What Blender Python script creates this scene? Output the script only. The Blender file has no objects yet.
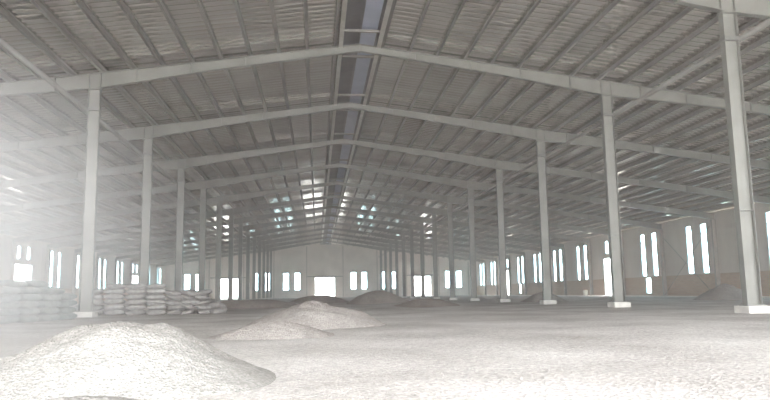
import bpy, math, random
import numpy as np
from mathutils import Matrix, Vector
random.seed(7)
RNG = np.random.default_rng(11)
S = bpy.context.scene
COL = S.collection

# ------------------------------------------------------------------ place
BAY, Y1, NB = 9.0, 19.08, 14            # bay length, first frame, bays to the far wall
YF = Y1 + 9 * NB                        # far wall
CX = 10.83                              # column rows
WR, WL = 32.0, -32.8                    # side walls
YN = -3.6                              # front edge of the roof


def roof_z(x):                          # top of the rafters
    return 11.28 - 0.134 * abs(x)


ORD = ('first second third fourth fifth sixth seventh eighth ninth tenth eleventh twelfth thirteenth fourteenth '
       'fifteenth sixteenth seventeenth eighteenth nineteenth twentieth twenty-first twenty-second twenty-third '
       'twenty-fourth twenty-fifth twenty-sixth twenty-seventh twenty-eighth').split()
SIDE = {-1: 'sack side', 1: 'brick wall side'}


# ------------------------------------------------------------------ materials
def nodes(name):
    m = bpy.data.materials.new(name)
    m.use_nodes = True
    nt = m.node_tree
    return m, nt, nt.nodes['Principled BSDF']


def noise_mix(nt, c1, c2, scale, detail=4, lo=.35, hi=.65, coord='Object', vec_scale=None):
    tc = nt.nodes.new('ShaderNodeTexCoord')
    n = nt.nodes.new('ShaderNodeTexNoise')
    n.inputs['Scale'].default_value = scale
    n.inputs['Detail'].default_value = detail
    src = tc.outputs[coord]
    if vec_scale:
        mp = nt.nodes.new('ShaderNodeMapping')
        mp.inputs['Scale'].default_value = vec_scale
        nt.links.new(src, mp.inputs['Vector'])
        src = mp.outputs['Vector']
    nt.links.new(src, n.inputs['Vector'])
    r = nt.nodes.new('ShaderNodeValToRGB')
    r.color_ramp.elements[0].position = lo
    r.color_ramp.elements[1].position = hi
    r.color_ramp.elements[0].color = (*c1, 1)
    r.color_ramp.elements[1].color = (*c2, 1)
    nt.links.new(n.outputs['Fac'], r.inputs['Fac'])
    return r.outputs['Color'], n.outputs['Fac'], src


def mat(name, c1, c2=None, scale=3, rough=.7, metal=0., bump=0., bscale=30., vec_scale=None, spec=.5):
    m, nt, b = nodes(name)
    c2 = c2 or tuple(min(1, v * 1.25) for v in c1)
    col, fac, src = noise_mix(nt, c1, c2, scale, vec_scale=vec_scale)
    nt.links.new(col, b.inputs['Base Color'])
    b.inputs['Roughness'].default_value = rough
    b.inputs['Metallic'].default_value = metal
    b.inputs['Specular IOR Level'].default_value = spec
    if bump:
        n = nt.nodes.new('ShaderNodeTexNoise')
        n.inputs['Scale'].default_value = bscale
        n.inputs['Detail'].default_value = 5
        tc = nt.nodes.new('ShaderNodeTexCoord')
        nt.links.new(tc.outputs['Object'], n.inputs['Vector'])
        bp = nt.nodes.new('ShaderNodeBump')
        bp.inputs['Strength'].default_value = bump
        bp.inputs['Distance'].default_value = .05
        nt.links.new(n.outputs['Fac'], bp.inputs['Height'])
        nt.links.new(bp.outputs['Normal'], b.inputs['Normal'])
    return m


def gravel_mat(name, c1, c2, scale, bump):
    """loose stones: voronoi cells tint and bump, a slow noise for damp and dust patches"""
    m, nt, b = nodes(name)
    tc = nt.nodes.new('ShaderNodeTexCoord')
    v = nt.nodes.new('ShaderNodeTexVoronoi')
    v.inputs['Scale'].default_value = scale
    nt.links.new(tc.outputs['Object'], v.inputs['Vector'])
    sep = nt.nodes.new('ShaderNodeSeparateColor')
    nt.links.new(v.outputs['Color'], sep.inputs['Color'])
    r = nt.nodes.new('ShaderNodeValToRGB')
    r.color_ramp.elements[0].color = (*c1, 1)
    r.color_ramp.elements[1].color = (*c2, 1)
    nt.links.new(sep.outputs['Red'], r.inputs['Fac'])
    n = nt.nodes.new('ShaderNodeTexNoise')
    n.inputs['Scale'].default_value = .35
    n.inputs['Detail'].default_value = 6
    nt.links.new(tc.outputs['Object'], n.inputs['Vector'])
    r2 = nt.nodes.new('ShaderNodeValToRGB')
    r2.color_ramp.elements[0].position = .35
    r2.color_ramp.elements[1].position = .7
    r2.color_ramp.elements[0].color = (.64, .62, .605, 1)
    r2.color_ramp.elements[1].color = (1, 1, 1, 1)
    nt.links.new(n.outputs['Fac'], r2.inputs['Fac'])
    mx = nt.nodes.new('ShaderNodeMix')
    mx.data_type = 'RGBA'
    mx.blend_type = 'MULTIPLY'
    mx.inputs['Factor'].default_value = 1
    nt.links.new(r.outputs['Color'], mx.inputs['A'])
    nt.links.new(r2.outputs['Color'], mx.inputs['B'])
    nt.links.new(mx.outputs['Result'], b.inputs['Base Color'])
    b.inputs['Roughness'].default_value = .9
    b.inputs['Specular IOR Level'].default_value = .2
    bp = nt.nodes.new('ShaderNodeBump')
    bp.inputs['Strength'].default_value = bump
    bp.inputs['Distance'].default_value = .03
    nt.links.new(v.outputs['Distance'], bp.inputs['Height'])
    nt.links.new(bp.outputs['Normal'], b.inputs['Normal'])
    return m


M = {}
M['roof'] = mat('galvanised roof sheet', (.60, .575, .535), (.70, .675, .63), 1.2, rough=.15, metal=.92, vec_scale=(.3, 1, 1))
M['purlin'] = mat('grey purlin steel', (.19, .185, .172), (.24, .232, .215), .8, rough=.5, metal=.2)
M['steel'] = mat('grey green painted steel', (.172, .174, .158), (.222, .222, .203), .9, rough=.45, metal=.1)
M['steel_dark'] = mat('dull bracket steel', (.16, .16, .155), (.22, .22, .21), 2, rough=.5, metal=.3)
M['pipe'] = mat('pale galvanised pipe', (.48, .47, .44), (.58, .57, .54), 2, rough=.35, metal=.5)
M['concrete'] = mat('pale concrete', (.55, .53, .50), (.68, .66, .62), 2.5, rough=.9, bump=.3)
M['post'] = mat('beige painted wall post', (.36, .32, .285), (.43, .385, .345), 1, rough=.55)
M['apron'] = mat('lit floor and concrete apron', (.60, .56, .51), (.72, .68, .62), .6, rough=.9, bump=.2)
M['vent_blue'] = mat('bluish ridge sheet', (.31, .35, .45), (.37, .41, .52), 1, rough=.5)
M['vent_dark'] = mat('dark ridge steel', (.17, .175, .19), (.22, .225, .24), 1, rough=.6, metal=.2)
M['cladding'] = mat('beige grey wall cladding', (.54, .47, .42), (.62, .55, .49), .5, rough=.7, vec_scale=(1, 1, .3))
M['clad_far'] = mat('pale far wall cladding', (.58, .51, .465), (.66, .59, .54), .4, rough=.7)
M['frame'] = mat('window frame aluminium', (.40, .50, .52), (.50, .60, .62), 3, rough=.4, metal=.3)
M['gravel'] = gravel_mat('pale gravel floor', (.425, .415, .402), (.675, .66, .64), 30, .7)
M['white_gravel'] = gravel_mat('whitish crushed stone', (.25, .247, .234), (.40, .394, .377), 40, .6)
M['grey_gravel'] = gravel_mat('grey crushed stone', (.29, .272, .258), (.47, .443, .42), 34, .6)
M['dark_gravel'] = gravel_mat('dull earth and stone', (.27, .235, .215), (.47, .42, .385), 22, .6)
M['sack_green'] = mat('grey green woven sack', (.12, .15, .14), (.19, .22, .208), 6, rough=.7, bump=.4, bscale=14)
M['sack_grey'] = mat('grey woven sack', (.22, .21, .203), (.32, .308, .295), 5, rough=.7, bump=.4, bscale=14)
M['drum'] = mat('pale plastic', (.75, .70, .60), (.82, .78, .70), 3, rough=.4)
M['lid'] = mat('orange plastic', (.55, .28, .12), (.62, .33, .16), 3, rough=.4)
M['outside'] = mat('pale bare yard', (.76, .73, .69), (.84, .81, .77), .15, rough=.95)


def brick_material():
    m, nt, b = nodes('brown brick dado')
    tc = nt.nodes.new('ShaderNodeTexCoord')
    mp = nt.nodes.new('ShaderNodeMapping')
    mp.inputs['Rotation'].default_value = (0, math.radians(90), math.radians(90))
    br = nt.nodes.new('ShaderNodeTexBrick')
    br.inputs['Color1'].default_value = (.46, .31, .22, 1)
    br.inputs['Color2'].default_value = (.52, .37, .275, 1)
    br.inputs['Mortar'].default_value = (.44, .37, .31, 1)
    br.inputs['Scale'].default_value = 1
    br.inputs['Brick Width'].default_value = .44
    br.inputs['Row Height'].default_value = .16
    br.inputs['Mortar Size'].default_value = .018
    # use (y, z) of the wall as the brick plane
    sp = nt.nodes.new('ShaderNodeSeparateXYZ')
    cb = nt.nodes.new('ShaderNodeCombineXYZ')
    nt.links.new(tc.outputs['Object'], sp.inputs[0])
    nt.links.new(sp.outputs['Y'], cb.inputs['X'])
    nt.links.new(sp.outputs['Z'], cb.inputs['Y'])
    nt.links.new(cb.outputs[0], br.inputs['Vector'])
    nt.nodes.remove(mp)
    nt.links.new(br.outputs['Color'], b.inputs['Base Color'])
    b.inputs['Roughness'].default_value = .9
    return m


M['brick'] = brick_material()


def glass_material():
    m, nt, b = nodes('tinted window glass')
    out = nt.nodes['Material Output']
    nt.nodes.remove(b)
    t = nt.nodes.new('ShaderNodeBsdfTransparent')
    t.inputs['Color'].default_value = (.80, .96, 1.0, 1)
    g = nt.nodes.new('ShaderNodeBsdfGlossy')
    g.inputs['Roughness'].default_value = .1
    mx = nt.nodes.new('ShaderNodeMixShader')
    mx.inputs[0].default_value = .06
    nt.links.new(t.outputs[0], mx.inputs[1])
    nt.links.new(g.outputs[0], mx.inputs[2])
    nt.links.new(mx.outputs[0], out.inputs['Surface'])
    return m


M['glass'] = glass_material()


# ------------------------------------------------------------------ mesh helpers
class MB:
    def __init__(self):
        self.v, self.f, self.mi = [], [], []

    def quad(self, a, b, c, d, mi=0):
        n = len(self.v)
        self.v += [a, b, c, d]
        self.f.append((n, n + 1, n + 2, n + 3))
        self.mi.append(mi)

    def hexa(self, p, mi=0):
        """8 corners: bottom 0-3 counter-clockwise, top 4-7"""
        n = len(self.v)
        self.v += [tuple(q) for q in p]
        for f in ((0, 3, 2, 1), (4, 5, 6, 7), (0, 1, 5, 4), (1, 2, 6, 5), (2, 3, 7, 6), (3, 0, 4, 7)):
            self.f.append(tuple(n + i for i in f))
            self.mi.append(mi)

    def box(self, x0, x1, y0, y1, z0, z1, mi=0):
        self.hexa([(x0, y0, z0), (x1, y0, z0), (x1, y1, z0), (x0, y1, z0),
                   (x0, y0, z1), (x1, y0, z1), (x1, y1, z1), (x0, y1, z1)], mi)

    def tube(self, a, b, r, n=10, cap=True):
        a, b = Vector(a), Vector(b)
        d = (b - a).normalized()
        u = d.orthogonal().normalized()
        w = d.cross(u)
        k = len(self.v)
        for p in (a, b):
            for i in range(n):
                t = 2 * math.pi * i / n
                self.v.append(tuple(p + r * (math.cos(t) * u + math.sin(t) * w)))
        for i in range(n):
            j = (i + 1) % n
            self.f.append((k + i, k + j, k + n + j, k + n + i))
            self.mi.append(0)
        if cap:
            self.f.append(tuple(k + i for i in reversed(range(n))))
            self.f.append(tuple(k + n + i for i in range(n)))
            self.mi += [0, 0]

    def lathe(self, prof, n=20):
        k = len(self.v)
        for r, z in prof:
            for i in range(n):
                t = 2 * math.pi * i / n
                self.v.append((r * math.cos(t), r * math.sin(t), z))
        for a in range(len(prof) - 1):
            for i in range(n):
                j = (i + 1) % n
                self.f.append((k + a * n + i, k + a * n + j, k + (a + 1) * n + j, k + (a + 1) * n + i))
                self.mi.append(0)
        self.f.append(tuple(k + i for i in reversed(range(n))))
        self.f.append(tuple(k + (len(prof) - 1) * n + i for i in range(n)))
        self.mi += [0, 0]

    def build(self, name, mats, parent=None, smooth=False, bevel=0):
        me = bpy.data.meshes.new(name)
        me.from_pydata(self.v, [], self.f)
        for m in (mats if isinstance(mats, (list, tuple)) else [mats]):
            me.materials.append(m)
        me.polygons.foreach_set('material_index', self.mi)
        if smooth:
            me.polygons.foreach_set('use_smooth', [True] * len(self.f))
        me.update()
        o = bpy.data.objects.new(name, me)
        COL.objects.link(o)
        if parent:
            o.parent = parent
        if bevel:
            b = o.modifiers.new('edge', 'BEVEL')
            b.width = bevel
            b.segments = 2
        return o


def np_mesh(name, verts, faces, material, smooth=True, parent=None):
    """verts (n,3), faces (m,k) arrays"""
    me = bpy.data.meshes.new(name)
    k = faces.shape[1]
    me.vertices.add(len(verts))
    me.vertices.foreach_set('co', verts.astype(np.float32).ravel())
    me.loops.add(faces.size)
    me.loops.foreach_set('vertex_index', faces.astype(np.int32).ravel())
    me.polygons.add(len(faces))
    me.polygons.foreach_set('loop_start', np.arange(0, faces.size, k, dtype=np.int32))
    me.polygons.foreach_set('loop_total', np.full(len(faces), k, dtype=np.int32))
    me.polygons.foreach_set('use_smooth', np.full(len(faces), smooth))
    me.materials.append(material)
    me.update(calc_edges=True)
    me.validate()
    o = bpy.data.objects.new(name, me)
    COL.objects.link(o)
    if parent:
        o.parent = parent
    return o


def tag(o, label=None, cat=None, group=None, kind=None):
    if label:
        o['label'] = label
    if cat:
        o['category'] = cat
    if group:
        o['group'] = group
    if kind:
        o['kind'] = kind
    return o


def empty(name, loc=(0, 0, 0), rz=0):
    o = bpy.data.objects.new(name, None)
    COL.objects.link(o)
    o.location = loc
    o.rotation_euler = (0, 0, rz)
    o.empty_display_size = .2
    return o


KIDS = {}


def part(b, name, mats, root, **k):
    o = b.build(name, mats, root, **k)
    KIDS.setdefault(root.name, []).append(o)
    return o


def copy_tree(o, parent=None):
    c = o.copy()
    COL.objects.link(c)
    if parent:
        c.parent = parent
    KIDS[c.name] = []
    for ch in KIDS.get(o.name, []):
        KIDS[c.name].append(copy_tree(ch, c))
    return c


# value noise on arrays
def vnoise(x, y, seed=0):
    xi, yi = np.floor(x).astype(np.int64), np.floor(y).astype(np.int64)
    fx, fy = x - xi, y - yi
    fx, fy = fx * fx * (3 - 2 * fx), fy * fy * (3 - 2 * fy)

    def h(a, b):
        n = (a * 374761393 + b * 668265263 + seed * 974634777) & 0xFFFFFFFF
        n = ((n ^ (n >> 13)) * 1274126177) & 0xFFFFFFFF
        return ((n ^ (n >> 16)) & 0xFFFF) / 65535.0
    return (h(xi, yi) * (1 - fx) + h(xi + 1, yi) * fx) * (1 - fy) + (h(xi, yi + 1) * (1 - fx) + h(xi + 1, yi + 1) * fx) * fy - .5


def floor_z(x, y):
    """slightly lumpy, wheel-rutted ground"""
    x, y = np.asarray(x, float), np.asarray(y, float)
    far = np.clip((y - 8) / 20, 0, 1)
    z = .030 * vnoise(x / 1.1, y / 1.1, 1) + .016 * vnoise(x / .35, y / .35, 2)
    z += far * (.10 * vnoise(x / 3.1, y / 4.0, 3) + .05 * vnoise(x / 1.3, y / 1.7, 4))
    edge = np.clip((29.5 - np.abs(x)) / 4, 0, 1) * np.clip((YF - 4 - y) / 6, 0, 1)
    row = np.clip((np.abs(np.abs(x) - CX) - .5) / 1.2, .15, 1)
    return z * edge * row - .015


# ------------------------------------------------------------------ ground
ys = np.concatenate([np.linspace(-12, 2.5, 12), np.arange(3, 14, .09), np.geomspace(14.1, YF - .2, 190)])
xs = np.concatenate([np.linspace(-32.6, -13, 60), np.arange(-12.8, 13, .16), np.linspace(13.2, 31.8, 58)])
XX, YY = np.meshgrid(xs, ys)
ZZ = floor_z(XX, YY)
nx, ny = len(xs), len(ys)
idx = np.arange(nx * ny).reshape(ny, nx)
F = np.stack([idx[:-1, :-1].ravel(), idx[:-1, 1:].ravel(), idx[1:, 1:].ravel(), idx[1:, :-1].ravel()], 1)
fl = np_mesh('floor', np.stack([XX.ravel(), YY.ravel(), ZZ.ravel()], 1), F, M['gravel'])
tag(fl, 'rough gravel and earth floor of the hall', kind='structure')

b = MB()
b.quad((-260, -160, -.2), (260, -160, -.2), (260, 330, -.2), (-260, 330, -.2))
tag(b.build('ground_outside', M['outside']), 'bare pale yard around the hall', kind='structure')

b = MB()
b.box(29.6, 31.9, 24, YF - .2, -.1, .05)  # added strip, its pale colour imitates light falling on the floor
tag(b.build('lit_strip_right', M['apron']), 'pale strip imitating lit floor at the foot of the brick wall', kind='structure')
b = MB()
b.box(-31.5, 31.5, YF - 3.0, YF - .2, -.1, .045)
tag(b.build('trim_far', M['apron']), 'pale concrete strip at the foot of the far wall', kind='structure')


# ------------------------------------------------------------------ walls with openings
def wall(name, axis, pos, u0, u1, ztop, holes, mats, dado, label, thick=.16, out=1):
    """axis 'x': plane x = pos, u is y;  axis 'y': plane y = pos, u is x.  holes: (u0, u1, z0, z1)"""
    cu = sorted({u0, u1, *(h[0] for h in holes), *(h[1] for h in holes), *([0.] if axis == 'y' else [])})
    top = max(ztop(u) for u in cu)
    low = min(ztop(u) for u in cu)
    cz = sorted({-.2, dado, *(h[2] for h in holes), *(h[3] for h in holes)})
    cz = [z for z in cz if z < low - .05] + [None]

    def P(u, z, k):
        z = ztop(u) if z is None else z
        d = pos + out * thick * k
        return (d, u, z) if axis == 'x' else (u, d, z)
    inh = lambda u, z: any(h[0] < u < h[1] and h[2] < z < h[3] for h in holes)
    solid = {}
    for i in range(len(cu) - 1):
        for j in range(len(cz) - 1):
            za, zb = cz[j], cz[j + 1] if cz[j + 1] is not None else low
            solid[i, j] = not inh((cu[i] + cu[i + 1]) / 2, (za + zb) / 2)
    b = MB()
    for (i, j), s in solid.items():
        if not s:
            continue
        a, c, za, zb = cu[i], cu[i + 1], cz[j], cz[j + 1]
        mi = 0 if za < dado - .01 else 1
        b.quad(P(a, za, 0), P(c, za, 0), P(c, zb, 0), P(a, zb, 0), mi)
        b.quad(P(a, za, 1), P(a, zb, 1), P(c, zb, 1), P(c, za, 1), mi)
        for (di, dj), e in (((-1, 0), ((a, za), (a, zb))), ((1, 0), ((c, zb), (c, za))),
                            ((0, -1), ((c, za), (a, za))), ((0, 1), ((a, zb), (c, zb)))):
            if not solid.get((i + di, j + dj), False):
                (p, q), (r, t) = e
                b.quad(P(p, q, 0), P(r, t, 0), P(r, t, 1), P(p, q, 1), mi)
    return tag(b.build(name, mats), label, kind='structure')


WIN, DOOR = [], []                       # (axis, pos, u0, u1, z0, z1, transom)
holes_r, holes_l, holes_f = [], [], []
for k in range(-2, NB):
    y0 = Y1 + 9 * k
    for s, hl, pos, zt in ((1, holes_r, WR, 6.36), (-1, holes_l, WL, 6.25)):
        dbay = k in (6, 11)
        for fr in (.22, .49):
            w = (y0 + 9 * fr - .46, y0 + 9 * fr + .46, 4.88 if dbay else 2.0, zt)
            hl.append(w)
            WIN.append(('x', pos, *w, s))
        if dbay:
            w = (y0 + 9 * .115, y0 + 9 * .62, -.2, 4.4)
            hl.append(w)
            DOOR.append(('x', pos, *w, s))
        if s > 0 and k in (5, 10):
            w = (y0 + 9 * .41 - .55, y0 + 9 * .41 + .55, .25, 1.86)
            hl.append(w)
            WIN.append(('x', pos, *w, s))
for c in (-28.45, -26.2, -14.25, -12.0, -8.3, -5.95, 5.8, 8.05, 11.95, 14.15, 26.0, 28.35):
    w = (c - .58, c + .58, 1.62, 5.16)
    holes_f.append(w)
    WIN.append(('y', YF, *w, 1))
for c in (-20.1, -.2, 20.2):
    w = (c - 2.1, c + 2.1, -.2, 4.2)
    holes_f.append(w)
    DOOR.append(('y', YF, *w, 1))
side_top = lambda u: roof_z(32) + .2
wall('wall_right', 'x', WR, YN, YF, side_top, holes_r, [M['brick'], M['cladding']], 1.95,
     'long side wall of brown brick under beige cladding, strip windows above', out=1)
wall('wall_left', 'x', WL, YN, YF, lambda u: roof_z(32.8) + .2, holes_l, [M['brick'], M['cladding']], 1.9,
     'long side wall behind the sack stacks with strip windows', out=-1)
wall('wall_far', 'y', YF, WL - .1, WR + .1, lambda u: roof_z(u) + .236, holes_f, [M['clad_far'], M['clad_far']], 1.5,
     'pale gable end wall with three wide doorways', out=1)


def framed(axis, pos, u0, u1, z0, z1, out, name, transom, fw, label):
    def bx(b, ua, ub, za, zb, d0, d1):
        p, q = sorted((pos + out * d0, pos + out * d1))
        if axis == 'x':
            b.box(p, q, ua, ub, za, zb)
        else:
            b.box(ua, ub, p, q, za, zb)
    b = MB()
    bx(b, u0, u0 + fw, z0, z1, .02, .14)
    bx(b, u1 - fw, u1, z0, z1, .02, .14)
    bx(b, u0 + fw, u1 - fw, z1 - fw, z1, .02, .14)
    if transom is not None:
        bx(b, u0 + fw, u1 - fw, z0, z0 + fw, .02, .14)
        for t in transom:
            bx(b, u0 + fw, u1 - fw, t - .03, t + .03, .03, .13)
    o = tag(b.build(name, M['frame']), label, kind='structure')
    return o, bx


for n, (axis, pos, u0, u1, z0, z1, out) in enumerate(WIN):
    tr = [z0 + (z1 - z0) * .8] if z1 - z0 > 2 else []
    where = 'far gable wall' if axis == 'y' else ('brick side wall' if pos > 0 else 'side wall behind the sacks')
    o, bx = framed(axis, pos, u0, u1, z0, z1, out, 'window_%d' % (n + 1), tr, .05, 'narrow bright strip window in the ' + where)
    b = MB()
    bx(b, u0 + .05, u1 - .05, z0 + .05, z1 - .05, .07, .08)
    b.build('pane', M['glass'], o)
for n, (axis, pos, u0, u1, z0, z1, out) in enumerate(DOOR):
    where = 'far gable wall' if axis == 'y' else ('brick side wall' if pos > 0 else 'side wall behind the sacks')
    o, bx = framed(axis, pos, u0, u1, z0, z1, out, 'door_%d' % (n + 1), None, .09, 'wide open doorway in the ' + where)
    if axis == 'y':
        b = MB()
        b.box(u0 - 1.6, u1 + 1.6, pos - .14, pos - .02, z1 + .08, z1 + .26)
        b.build('door_rail', M['steel_dark'], o)

# ------------------------------------------------------------------ roof sheets
PITCH, RIB = .40, .05
prof = []
y = YN - .5
while y < YF + .3:
    prof += [(y, 0), (y + .20, 0), (y + .25, RIB), (y + .35, RIB)]
    y += PITCH
prof = np.array(prof)
vv, ff = [], []
for s, xe in ((-1, 33.3), (1, 32.5)):
    base = len(vv)
    for x in (.78, xe):
        for py, pz in prof:
            vv.append((s * x, py, roof_z(x) + .235 + pz))
    n = len(prof)
    for i in range(n - 1):
        q = (base + i, base + i + 1, base + n + i + 1, base + n + i)
        ff.append(q if s > 0 else q[::-1])
tag(np_mesh('ceiling', np.array(vv), np.array(ff), M['roof'], smooth=False),
    'ribbed grey metal roof sheets in two long slopes', kind='structure')

# ridge ventilator: throat walls, cap of two slopes, cross bars
rv = tag(empty('ridge_vent', (0, 0, 0)), 'long raised ridge ventilator with a bluish sheet along one half', 'roof vent')
zr = roof_z(.78) + .2
for s, nm in ((-1, 'throat_wall'), (1, 'throat_wall')):
    b = MB()
    b.box(min(s * .78, s * .82), max(s * .78, s * .82), YN, YF, zr - .22, zr + .5)
    part(b, nm, M['vent_dark'], rv)
for s in (-1, 1):
    b = MB()
    b.box(min(s * .72, s * .90), max(s * .72, s * .90), YN, YF - .1, zr - .245, zr - .20)
    part(b, 'curb_rail', M['pipe'], rv)
b = MB()
b.hexa([(-1.2, YN, zr + .42), (0, YN, zr + .72), (0, YF, zr + .72), (-1.2, YF, zr + .42),
        (-1.2, YN, zr + .45), (0, YN, zr + .75), (0, YF, zr + .75), (-1.2, YF, zr + .45)])
part(b, 'cap_sheet', M['vent_dark'], rv)
b = MB()
b.hexa([(0, YN, zr + .02), (.62, YN, zr - .08), (.62, YF, zr - .08), (0, YF, zr + .02),
        (0, YN, zr + .05), (.62, YN, zr - .05), (.62, YF, zr - .05), (0, YF, zr + .05)])
tag(part(b, 'translucent_sheet', M['vent_blue'], rv), 'pale bluish sheet')
b = MB()
b.hexa([(0, YN, zr + .72), (1.2, YN, zr + .42), (1.2, YF, zr + .42), (0, YF, zr + .72),
        (0, YN, zr + .75), (1.2, YN, zr + .45), (1.2, YF, zr + .45), (0, YF, zr + .75)])
part(b, 'cap_sheet', M['vent_dark'], rv)
b = MB()
b.box(-1.2, 1.2, YF - .02, YF + .1, zr - .3, zr + .72)
part(b, 'end_cap', M['vent_dark'], rv)
b = MB()
b.box(-.78, .78, -.05, .05, zr - .2, zr - .1)
cb = b.build('cross_bar', M['purlin'], rv)
cb.location.y = YN + 3
KIDS[rv.name].append(cb)
for i in range(1, 50):
    if i % 3 == 2:
        continue
    c = cb.copy()
    COL.objects.link(c)
    c.location.y = YN + 3 + 3 * i

# ------------------------------------------------------------------ purlins, one thing per line
LP = YF - YN - .2
b = MB()
z0 = .0
b.box(-.012, .012, 0, LP, 0, .225)
b.box(-.012, .075, 0, LP, .213, .225)
b.box(-.085, .012, 0, LP, 0, .014)
b.box(-.085, -.073, 0, LP, .014, .04)
pur0 = b.build('roof_purlin', M['purlin'])
first = True
for s in (-1, 1):
    for i in range(27):
        x = 1.0 + 1.195 * i
        if x > (32.7 if s < 0 else 31.9):
            continue
        o = pur0 if first else pur0.copy()
        if not first:
            COL.objects.link(o)
        first = False
        o.location = (s * x, YN, roof_z(x) + .005)
        o.rotation_euler = (0, s * math.atan(.134), 0)
        tag(o, 'thin grey roof purlin, %s from the ridge vent, %s' % (ORD[i], SIDE[s]), 'roof purlin',
            group='roof purlins running the length of the hall')


# ------------------------------------------------------------------ rafters
def depth(x):
    a = abs(x)
    return float(np.interp(a, [0, 6, 9.6, 10.83, 12.1, 16, 24, 33], [.30, .42, .60, .66, .60, .44, .42, .50]))


def i_beam(b, xa, xb, bw=.11):
    """tapered I beam in the frame plane between two x positions (same side of the ridge)"""
    n = max(1, int(abs(xb - xa) / 1.5))
    px = [xa + (xb - xa) * i / n for i in range(n + 1)]
    if px[0] > px[-1]:
        px = px[::-1]
    for a, c in zip(px[:-1], px[1:]):
        ta, tc = roof_z(a), roof_z(c)
        ba, bc = ta - depth(a), tc - depth(c)
        ft = .022
        for y0, y1, la, lc, ha, hc in ((-.008, .008, ba + ft, bc + ft, ta - ft, tc - ft),
                                       (-bw, bw, ta - ft, tc - ft, ta, tc), (-bw, bw, ba, bc, ba + ft, bc + ft)):
            b.hexa([(a, y0, la), (c, y0, lc), (c, y1, lc), (a, y1, la), (a, y0, ha), (c, y0, hc), (c, y1, hc), (a, y1, ha)])


raf = empty('roof_rafter', (0, 0, 0))
for xa, xb in ((WL + .1, -CX), (-CX, 0), (0, CX), (CX, WR - .1)):
    b = MB()
    i_beam(b, xa, xb)
    part(b, 'beam', M['steel'], raf)
for x in (-24.5, -17.5, -12.4, -9.2, -4.8, 0, 4.8, 9.2, 12.4, 17.5, 24.5):
    b = MB()
    t = roof_z(x)
    b.box(x - .022, x + .022, -.125, .125, t - depth(x) - .03, t - .002)
    part(b, 'splice_plate', M['steel'], raf)
for x in (-21, -14.5, -11.05, -10.6, -7, -2.4, 2.4, 7, 10.6, 11.05, 14.5, 21):
    b = MB()
    t = roof_z(x)
    b.box(x - .008, x + .008, -.1, .1, t - depth(x) + .02, t - .02)
    part(b, 'stiffener', M['steel'], raf)
for k in range(0, NB):
    o = raf if k == 0 else copy_tree(raf)
    o.location = (0, Y1 + 9 * k, 0)
    tag(o, 'grey tapered steel rafter across the hall, %s counted from the front' % ORD[k], 'roof rafter',
        group='rafters across the hall')

# ------------------------------------------------------------------ columns of the two inner rows
HC = roof_z(CX) - depth(CX)
col0 = empty('steel_column', (0, 0, 0))
b = MB()
b.box(-.36, .36, -.36, .36, -.15, .20)
tag(part(b, 'plinth', M['concrete'], col0, bevel=.02), 'pale concrete plinth')
b = MB()
b.box(-.29, .29, -.2, .2, .20, .23)
part(b, 'base_plate', M['steel_dark'], col0)
b = MB()
b.box(-.215, .215, -.008, .008, .23, HC - .03)
b.box(-.23, -.212, -.125, .125, .23, HC - .03)
b.box(.212, .23, -.125, .125, .23, HC - .03)
part(b, 'shaft', M['steel'], col0)
b = MB()
b.box(-.26, .26, -.15, .15, HC - .03, HC)
part(b, 'cap_plate', M['steel'], col0)
ZP = HC - .86
b = MB()
b.box(-.243, .243, -.15, .15, ZP - .06, ZP + .06)
part(b, 'pipe_bracket', M['steel_dark'], col0)
b = MB()
b.box(-.21, .21, -.11, .11, 2.99, 3.005)
part(b, 'stiffener', M['steel'], col0)
first = True
for s in (-1, 1):
    for k in range(1 if s < 0 else 0, NB):
        o = col0 if first else copy_tree(col0)
        first = False
        o.location = (s * CX, Y1 + 9 * k, 0)
        tag(o, 'tall grey steel column on plinth, %s from the front, %s row' % (ORD[k - (s < 0)], SIDE[s]),
            'column', group='columns of the row on the ' + SIDE[s])
# pipe along each row, hung on the column brackets
for s in (-1, 1):
    b = MB()
    b.tube((0, YN - .3, 0), (0, YF - .4, 0), .09, 12)
    o = b.build('tie_pipe', M['purlin'], smooth=True)
    o.location = (s * (CX + .335), 0, ZP)
    tag(o, 'long grey pipe running below the rafters along the columns, ' + SIDE[s], 'pipe')

# posts standing against the side walls and the gable wall
wp0 = empty('wall_post', (0, 0, 0))
b = MB()
HW = roof_z(31.8) - .5
b.box(-.16, .16, -.006, .006, .06, HW)
b.box(-.17, -.155, -.11, .11, .06, HW)
b.box(.155, .17, -.11, .11, .06, HW)
part(b, 'shaft', M['post'], wp0)
b = MB()
b.box(-.22, .22, -.18, .18, .03, .06)
part(b, 'base_plate', M['steel_dark'], wp0)
first = True
for s in (-1, 1):
    for k in range(0, NB):
        o = wp0 if first else copy_tree(wp0)
        first = False
        o.location = (WR - .2 if s > 0 else WL + .2, Y1 + 9 * k, .0)
        tag(o, 'grey steel wall post, %s counted from the far gable, %s' % (ORD[NB - 1 - k], SIDE[s]),
            'wall post', group='posts against the side walls')
gx = [-30.4, -24, -17, -10.8, -4, 3.6, 10.8, 17, 24, 30.4]
for i, x in enumerate(gx):
    r = empty('gable_post', (x, YF - .2, 0))
    b = MB()
    h = roof_z(x) - .02
    b.box(-.006, .006, -.14, .14, .06, h)
    b.box(-.1, .1, -.16, -.145, .06, h)
    b.box(-.1, .1, .145, .16, .06, h)
    part(b, 'shaft', M['post'], r)
    b = MB()
    b.box(-.16, .16, -.19, .19, .03, .06)
    part(b, 'base_plate', M['steel_dark'], r)
    tag(r, 'grey steel post against the far gable, %s from the sack side' % ORD[i], 'gable post',
        group='posts against the gable wall')
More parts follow.
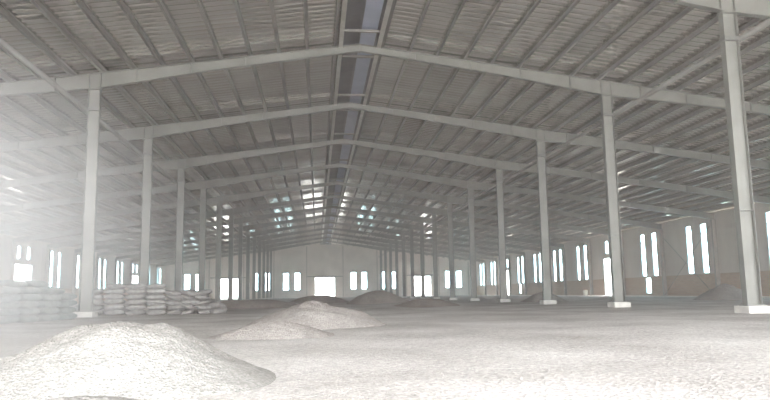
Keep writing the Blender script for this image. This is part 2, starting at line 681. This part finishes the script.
# crossed brace rods between wall posts on the brick side
for k in (4, 9):
    for (za, zb) in ((.07, 6.0), (6.0, .07)):
        b = MB()
        y0 = Y1 + 9 * k
        b.tube((WR - .42, y0 + .2, za), (WR - .42 + (.05 if za > zb else 0), y0 + 8.8, zb), .018, 6)
        tag(b.build('brace_rod', M['steel_dark']), 'thin brace rod %s away from the front, brick wall, %s bay' %
            ('falling' if za > zb else 'rising', ORD[k]), 'brace rod', group='brace rods on the brick side wall')


# ------------------------------------------------------------------ heaps
def mound(name, x, y, h, rx, ry, material, label, top=.25, seed=0, n=90, rough=.02, skirt=1.0):
    g = np.linspace(-1.25, 1.25, n)
    U, V = np.meshgrid(g, g)
    ang = np.arctan2(V, U)
    R = np.hypot(U, V) * (1 + .16 * vnoise(ang * 1.5 + 9, ang * 0 + seed, seed))
    cone = np.clip(1 - R, 0, 1) / (1 - top)
    kk = .55
    hh = np.clip(.5 + .5 * (cone - 1) / kk, 0, 1)
    Z = h * (cone * (1 - hh) + hh - kk * hh * (1 - hh))
    Z = Z - .35 * h * np.clip(R - .93, 0, 1)
    Xw, Yw = x + U * rx, y + V * ry
    damp = np.clip(1.25 - R, 0, 1)
    Z = Z + damp * (h * .16 * vnoise(U * 3.1, V * 3.1, seed + 5) + rough * 2.0 * vnoise(Xw / .06, Yw / .06, seed + 6)
                    + h * .07 * vnoise(U * 8, V * 8, seed + 7))
    Zf = floor_z(Xw, Yw)
    Z = Z + Zf - .03
    idx = np.arange(n * n).reshape(n, n)
    F = np.stack([idx[:-1, :-1].ravel(), idx[:-1, 1:].ravel(), idx[1:, 1:].ravel(), idx[1:, :-1].ravel()], 1)
    vco = np.stack([(Xw - x).ravel(), (Yw - y).ravel(), Z.ravel()], 1)
    keep = (R.ravel()[F] < 1.2).all(1)
    F = F[keep]
    used, inv = np.unique(F, return_inverse=True)
    o = np_mesh(name, vco[used], inv.reshape(F.shape), material)
    o.location = (x, y, 0)
    tag(o, label, 'gravel heap')
    return o


mound('gravel_heap', -3.62, 6.6, .615, 1.5, 1.5, M['white_gravel'], 'large flat-topped heap of whitish crushed stone before the sack stacks', .1, 1, 170, .009)
mound('gravel_heap', -3.25, 4.45, .17, .95, .75, M['white_gravel'], 'low white heap of crushed stone at the foot of the large white heap', .2, 2, 110, .008)
mound('gravel_heap', -1.9, 16.8, .70, 1.75, 1.8, M['grey_gravel'], 'pointed grey heap in line with the far middle doorway', .12, 3, 90)
mound('gravel_heap', -2.6, 12.9, .30, 1.25, 1.1, M['grey_gravel'], 'low grey hump spilling in front of the pointed grey heap', .2, 4, 80)
mound('gravel_heap', 2.6, 50, .95, 2.4, 2.2, M['dark_gravel'], 'dark earth heap halfway down the hall beside the middle line', .3, 5, 60)
mound('gravel_heap', -1.6, 60, .70, 2.9, 2.4, M['dark_gravel'], 'dark earth heap just before the far middle doorway', .35, 6, 60)
mound('gravel_heap', -6.0, 42, .52, 3.6, 2.6, M['dark_gravel'], 'wide low dark heap between the sacks and the pointed grey heap', .4, 7, 60)
mound('gravel_heap', 4.4, 39, .42, 2.0, 2.4, M['dark_gravel'], 'low dark rutted heap nearer than the halfway earth heap', .3, 8, 60)
mound('gravel_heap', 13.3, 45, .75, 1.7, 1.7, M['grey_gravel'], 'small grey heap beyond the row of columns by the side doorway', .1, 9, 60)
mound('gravel_heap', 23.4, 40.5, 1.1, 1.9, 1.9, M['grey_gravel'], 'grey pointed heap by the brick side wall', .1, 10, 70)
mound('gravel_heap', -8.4, 39.5, .30, 2.0, 1.6, M['grey_gravel'], 'low pale spill of stone beside the tumbled sacks', .3, 12, 60)

# loose stones lying over the near floor
NS = 9000
sy = 3.6 + 5.0 * RNG.random(NS) ** 1.2
sx = -1.83 + (RNG.random(NS) * 1.25 - .55) * sy
ok = np.hypot((sx + 3.62) / 1.6, (sy - 6.6) / 1.6) > 1
ok &= np.hypot((sx + 3.25) / 1.0, (sy - 4.45) / .8) > 1
sx, sy = sx[ok], sy[ok]
NS = len(sx)
rad = RNG.uniform(.003, .008, NS) * (1 + .5 * (RNG.random(NS) > .93))
octa = np.array([(1, 0, 0), (-1, 0, 0), (0, 1, 0), (0, -1, 0), (0, 0, 1), (0, 0, -1)], float)
of = np.array([(0, 2, 4), (2, 1, 4), (1, 3, 4), (3, 0, 4), (2, 0, 5), (1, 2, 5), (3, 1, 5), (0, 3, 5)])
sc = RNG.uniform(.6, 1.25, (NS, 6, 1)) * rad[:, None, None]
a = RNG.random(NS) * 6.283
c_, s_ = np.cos(a)[:, None], np.sin(a)[:, None]
base = octa[None] * sc
bx_ = base[..., 0] * c_ - base[..., 1] * s_ + sx[:, None]
by_ = base[..., 0] * s_ + base[..., 1] * c_ + sy[:, None]
bz_ = base[..., 2] * .7 + (floor_z(sx, sy) + rad * .25)[:, None]
V = np.stack([bx_, by_, bz_], -1).reshape(-1, 3)
F = (of[None] + 6 * np.arange(NS)[:, None, None]).reshape(-1, 3)
tag(np_mesh('loose_gravel', V, F, M['gravel'], smooth=False), 'loose pale stones scattered over the near floor', 'gravel', kind='stuff')


# ------------------------------------------------------------------ sacks
def sack_mesh(name, material, seed, L=.86, W=.52, H=.25):
    """a filled woven sack lying flat: fat middle, pinched ends, slumped sides"""
    r = random.Random(seed)
    nu, nv = 15, 14
    v, f = [], []
    for i in range(nu):
        u = -1 + 2 * i / (nu - 1)
        e = (1 - abs(u) ** 3.2) ** .55 if abs(u) < 1 else 0
        hh = H / 2 * max(.07, e)
        ww = W / 2 * (.72 + .28 * max(0, 1 - abs(u) ** 4) ** .5)
        dy = .025 * math.sin(3 * u + seed)
        for j in range(nv):
            t = 2 * math.pi * j / nv
            ct, st = math.cos(t), math.sin(t)
            sg = lambda q, p: math.copysign(abs(q) ** p, q)
            yy = ww * sg(ct, .7) + dy
            zz = hh * sg(st, .75)
            k = 1 + r.uniform(-.05, .05) + .05 * math.sin(5 * u + 2 * t + seed)
            v.append((u * L / 2 * (1 + .02 * math.sin(t * 2 + seed)), yy * (1 + (k - 1) * .5), zz * k))
    for i in range(nu - 1):
        for j in range(nv):
            k = (j + 1) % nv
            f.append((i * nv + j, i * nv + k, (i + 1) * nv + k, (i + 1) * nv + j))
    f.append(tuple(reversed(range(nv))))
    f.append(tuple((nu - 1) * nv + j for j in range(nv)))
    me = bpy.data.meshes.new(name)
    me.from_pydata(v, [], [q[::-1] for q in f])
    me.materials.append(material)
    me.polygons.foreach_set('use_smooth', [True] * len(me.polygons))
    me.update()
    return me


GREEN = [sack_mesh('sack', M['sack_green'], i) for i in range(4)]
GREY = [sack_mesh('sack', M['sack_grey'], i + 10) for i in range(4)]


def sack(me, x, y, z, rz, label, group, tilt=0):
    o = bpy.data.objects.new('sack', me)
    COL.objects.link(o)
    o.location = (x, y, z)
    o.rotation_euler = (random.uniform(-.05, .05) + tilt, random.uniform(-.05, .05) + tilt * .6, rz + random.uniform(-.07, .07))
    tag(o, label, 'sack', group)
    return o


HS = .225


def sack_wall(meshes, p, q, ncol, layers, back, what, group, rows=2):
    """columns of sacks between ground points p and q, further rows behind"""
    p, q = Vector(p), Vector(q)
    d = (q - p).normalized()
    nrm = Vector((-d.y, d.x))
    if nrm.dot(Vector((back))) < 0:
        nrm = -nrm
    rz = math.atan2(d.y, d.x)
    for r_ in range(rows):
        for c in range(ncol):
            t = (c + .5) / ncol
            base = p.lerp(q, t) + nrm * (r_ * .55 + random.uniform(-.03, .03))
            L = layers(c) + (1 if r_ else 0)
            z = float(floor_z(base.x, base.y)) - .0
            for l in range(L):
                jit = random.uniform(-.035, .035)
                row = 'front' if r_ == 0 else 'rear'
                lev = 'on the floor' if l == 0 else ('on top' if l == L - 1 else '%s layer up' % ORD[l])
                sack(random.choice(meshes), base.x + d.x * jit, base.y + d.y * jit, z + HS * (l + .5), rz,
                     '%s, %s tier, %s pile, %s' % (what, row, ORD[c], lev), group)


sack_wall(GREEN, (-12.1, 20.0), (-10.45, 25.6), 6, lambda c: (4, 4, 5, 5, 5, 4)[c], (-1, .2),
          'green-grey sack, dark stack', 'sacks in the dark green-grey stack')
sack_wall(GREY, (-11.75, 30.4), (-8.4, 31.2), 4, lambda c: (4, 5, 5, 5)[c], (0, 1),
          'pale grey sack, neat stack', 'sacks in the neat pale stack')
# tumbled sacks next to the neat stack
for lvl in range(5):
    for r_, row in enumerate(('front', 'middle', 'rear')):
        xs_ = np.arange(-8.05 + .12 * r_, -5.75 - .27 * lvl - .2 * r_, .60)
        for i, x in enumerate(xs_):
            x += random.uniform(-.08, .08)
            y = 31.3 + .62 * r_ + random.uniform(-.12, .12)
            sack(random.choice(GREY), x, y, float(floor_z(x, y)) + .205 * (lvl + .5), random.uniform(-.6, .6) + random.choice((0, 1.57)),
                 'pale sack, tumbled pile, %s line, %s layer, %s from the neat stack' % (row, 'floor' if lvl == 0 else ORD[lvl], ORD[i]),
                 'sacks in the tumbled pile', tilt=random.uniform(-.22, .22))

# pale container by the brick wall
dr = tag(empty('plastic_drum', (31.0, 82.1, .05)), 'small pale plastic drum by the brick wall beside the side doorway', 'drum')
b = MB()
b.lathe([(.24, 0), (.27, .03), (.28, .3), (.285, .32), (.28, .34), (.28, .6), (.25, .66)])
part(b, 'body', M['drum'], dr, smooth=True)
b = MB()
b.lathe([(.255, .66), (.255, .71), (.2, .72)])
part(b, 'lid', M['lid'], dr)

# ------------------------------------------------------------------ dust haze and an added glare veil
def haze_mat(name, density, color, aniso=.2):
    m = bpy.data.materials.new(name)
    m.use_nodes = True
    nt = m.node_tree
    nt.nodes.remove(nt.nodes['Principled BSDF'])
    v = nt.nodes.new('ShaderNodeVolumeScatter')
    v.inputs['Color'].default_value = (*color, 1)
    v.inputs['Density'].default_value = density
    v.inputs['Anisotropy'].default_value = aniso
    nt.links.new(v.outputs[0], nt.nodes['Material Output'].inputs['Volume'])
    return m, nt, v


hm, _, _ = haze_mat('thin dust haze', .0031, (1, .895, .85))
b = MB()
pts = [(WL + .02, .03), (WR - .02, .03), (WR - .02, 6.9), (0, 11.25), (WL + .02, 6.85)]
y0, y1 = YN + .1, YF - .02
n = len(pts)
b.v = [(x, y0, z) for x, z in pts] + [(x, y1, z) for x, z in pts]
b.f = [tuple(range(n)), tuple(reversed(range(n, 2 * n)))] + [(i, n + i, n + (i + 1) % n, (i + 1) % n) for i in range(n)]
b.mi = [0] * len(b.f)
tag(b.build('dust_haze', hm), 'thin pale dust haze filling the hall', 'haze', kind='stuff')

m2, nt2, v2 = haze_mat('white glare veil', .1, (.97, .98, 1))  # added volume imitating the white glare over the left side
tc = nt2.nodes.new('ShaderNodeTexCoord')
mp = nt2.nodes.new('ShaderNodeVectorMath')
mp.operation = 'LENGTH'
nt2.links.new(tc.outputs['Object'], mp.inputs[0])
mr = nt2.nodes.new('ShaderNodeMapRange')
mr.interpolation_type = 'SMOOTHSTEP'
mr.inputs['From Min'].default_value = 0
mr.inputs['From Max'].default_value = 1
mr.inputs['To Min'].default_value = .25
mr.inputs['To Max'].default_value = 0
nt2.links.new(mp.outputs['Value'], mr.inputs['Value'])
nt2.links.new(mr.outputs['Result'], v2.inputs['Density'])
b = MB()
b.lathe([(math.sin(t * math.pi / 12), -math.cos(t * math.pi / 12)) for t in range(1, 12)], 24)
o = b.build('glare_veil', m2)
o.location = (-7.0, 9.0, 1.5)
o.scale = (4.0, 4.3, 3.1)
tag(o, 'added whitish veil imitating glare in front of the dark sack stack', 'haze', kind='stuff')

# ------------------------------------------------------------------ sky and light
w = bpy.data.worlds.new('sky')
S.world = w
w.use_nodes = True
nt = w.node_tree
bg = nt.nodes['Background']
tc = nt.nodes.new('ShaderNodeTexCoord')
dot = nt.nodes.new('ShaderNodeVectorMath')
dot.operation = 'DOT_PRODUCT'
dot.inputs[1].default_value = Vector((.2, -.82, .42)).normalized()
nt.links.new(tc.outputs['Generated'], dot.inputs[0])
mr = nt.nodes.new('ShaderNodeMapRange')
mr.inputs['From Min'].default_value = .2
mr.inputs['From Max'].default_value = 1.0
mr.inputs['To Min'].default_value = 1.6
mr.inputs['To Max'].default_value = 2.6
nt.links.new(dot.outputs['Value'], mr.inputs['Value'])
bg.inputs['Color'].default_value = (.985, .99, 1.0, 1)
mr.inputs['To Max'].default_value = 3.15
# added low sky glow beyond the far end, strengthens the roof glints
dot2 = nt.nodes.new('ShaderNodeVectorMath')
dot2.operation = 'DOT_PRODUCT'
dot2.inputs[1].default_value = Vector((.05, .97, .22)).normalized()
nt.links.new(tc.outputs['Generated'], dot2.inputs[0])
mr2 = nt.nodes.new('ShaderNodeMapRange')
mr2.inputs['From Min'].default_value = .4
mr2.inputs['From Max'].default_value = 1.0
mr2.inputs['To Min'].default_value = 0.0
mr2.inputs['To Max'].default_value = 6.0
nt.links.new(dot2.outputs['Value'], mr2.inputs['Value'])
ad = nt.nodes.new('ShaderNodeMath')
nt.links.new(mr.outputs['Result'], ad.inputs[0])
nt.links.new(mr2.outputs['Result'], ad.inputs[1])
nt.links.new(ad.outputs[0], bg.inputs['Strength'])

# ------------------------------------------------------------------ camera
f, yaw, pitch, roll = 684.34, .1, .135, .016
ca, sa, cp, sp, cr, sr = math.cos(yaw), math.sin(yaw), math.cos(pitch), math.sin(pitch), math.cos(roll), math.sin(roll)
r0 = Vector((ca, -sa, 0))
fw = Vector((cp * sa, cp * ca, sp))
up = Vector((-sp * sa, -sp * ca, cp))
R_ = cr * r0 - sr * up
U_ = sr * r0 + cr * up
cam = bpy.data.cameras.new('camera')
co = bpy.data.objects.new('camera', cam)
COL.objects.link(co)
co.matrix_world = Matrix(((R_.x, U_.x, -fw.x, -1.829), (R_.y, U_.y, -fw.y, 0), (R_.z, U_.z, -fw.z, .736), (0, 0, 0, 1)))
cam.sensor_width = 36
cam.lens = f / 770 * 36
cam.clip_end = 1000
cam.clip_start = .05
S.camera = co

S.view_settings.view_transform = 'Standard'
S.view_settings.look = 'None'
S.view_settings.exposure = 2.1
S.view_settings.gamma = 1
S.view_settings.use_curve_mapping = False
S.cycles.volume_bounces = 2
S.cycles.max_bounces = 14
S.cycles.diffuse_bounces = 7
S.cycles.glossy_bounces = 5
S.cycles.transparent_max_bounces = 16
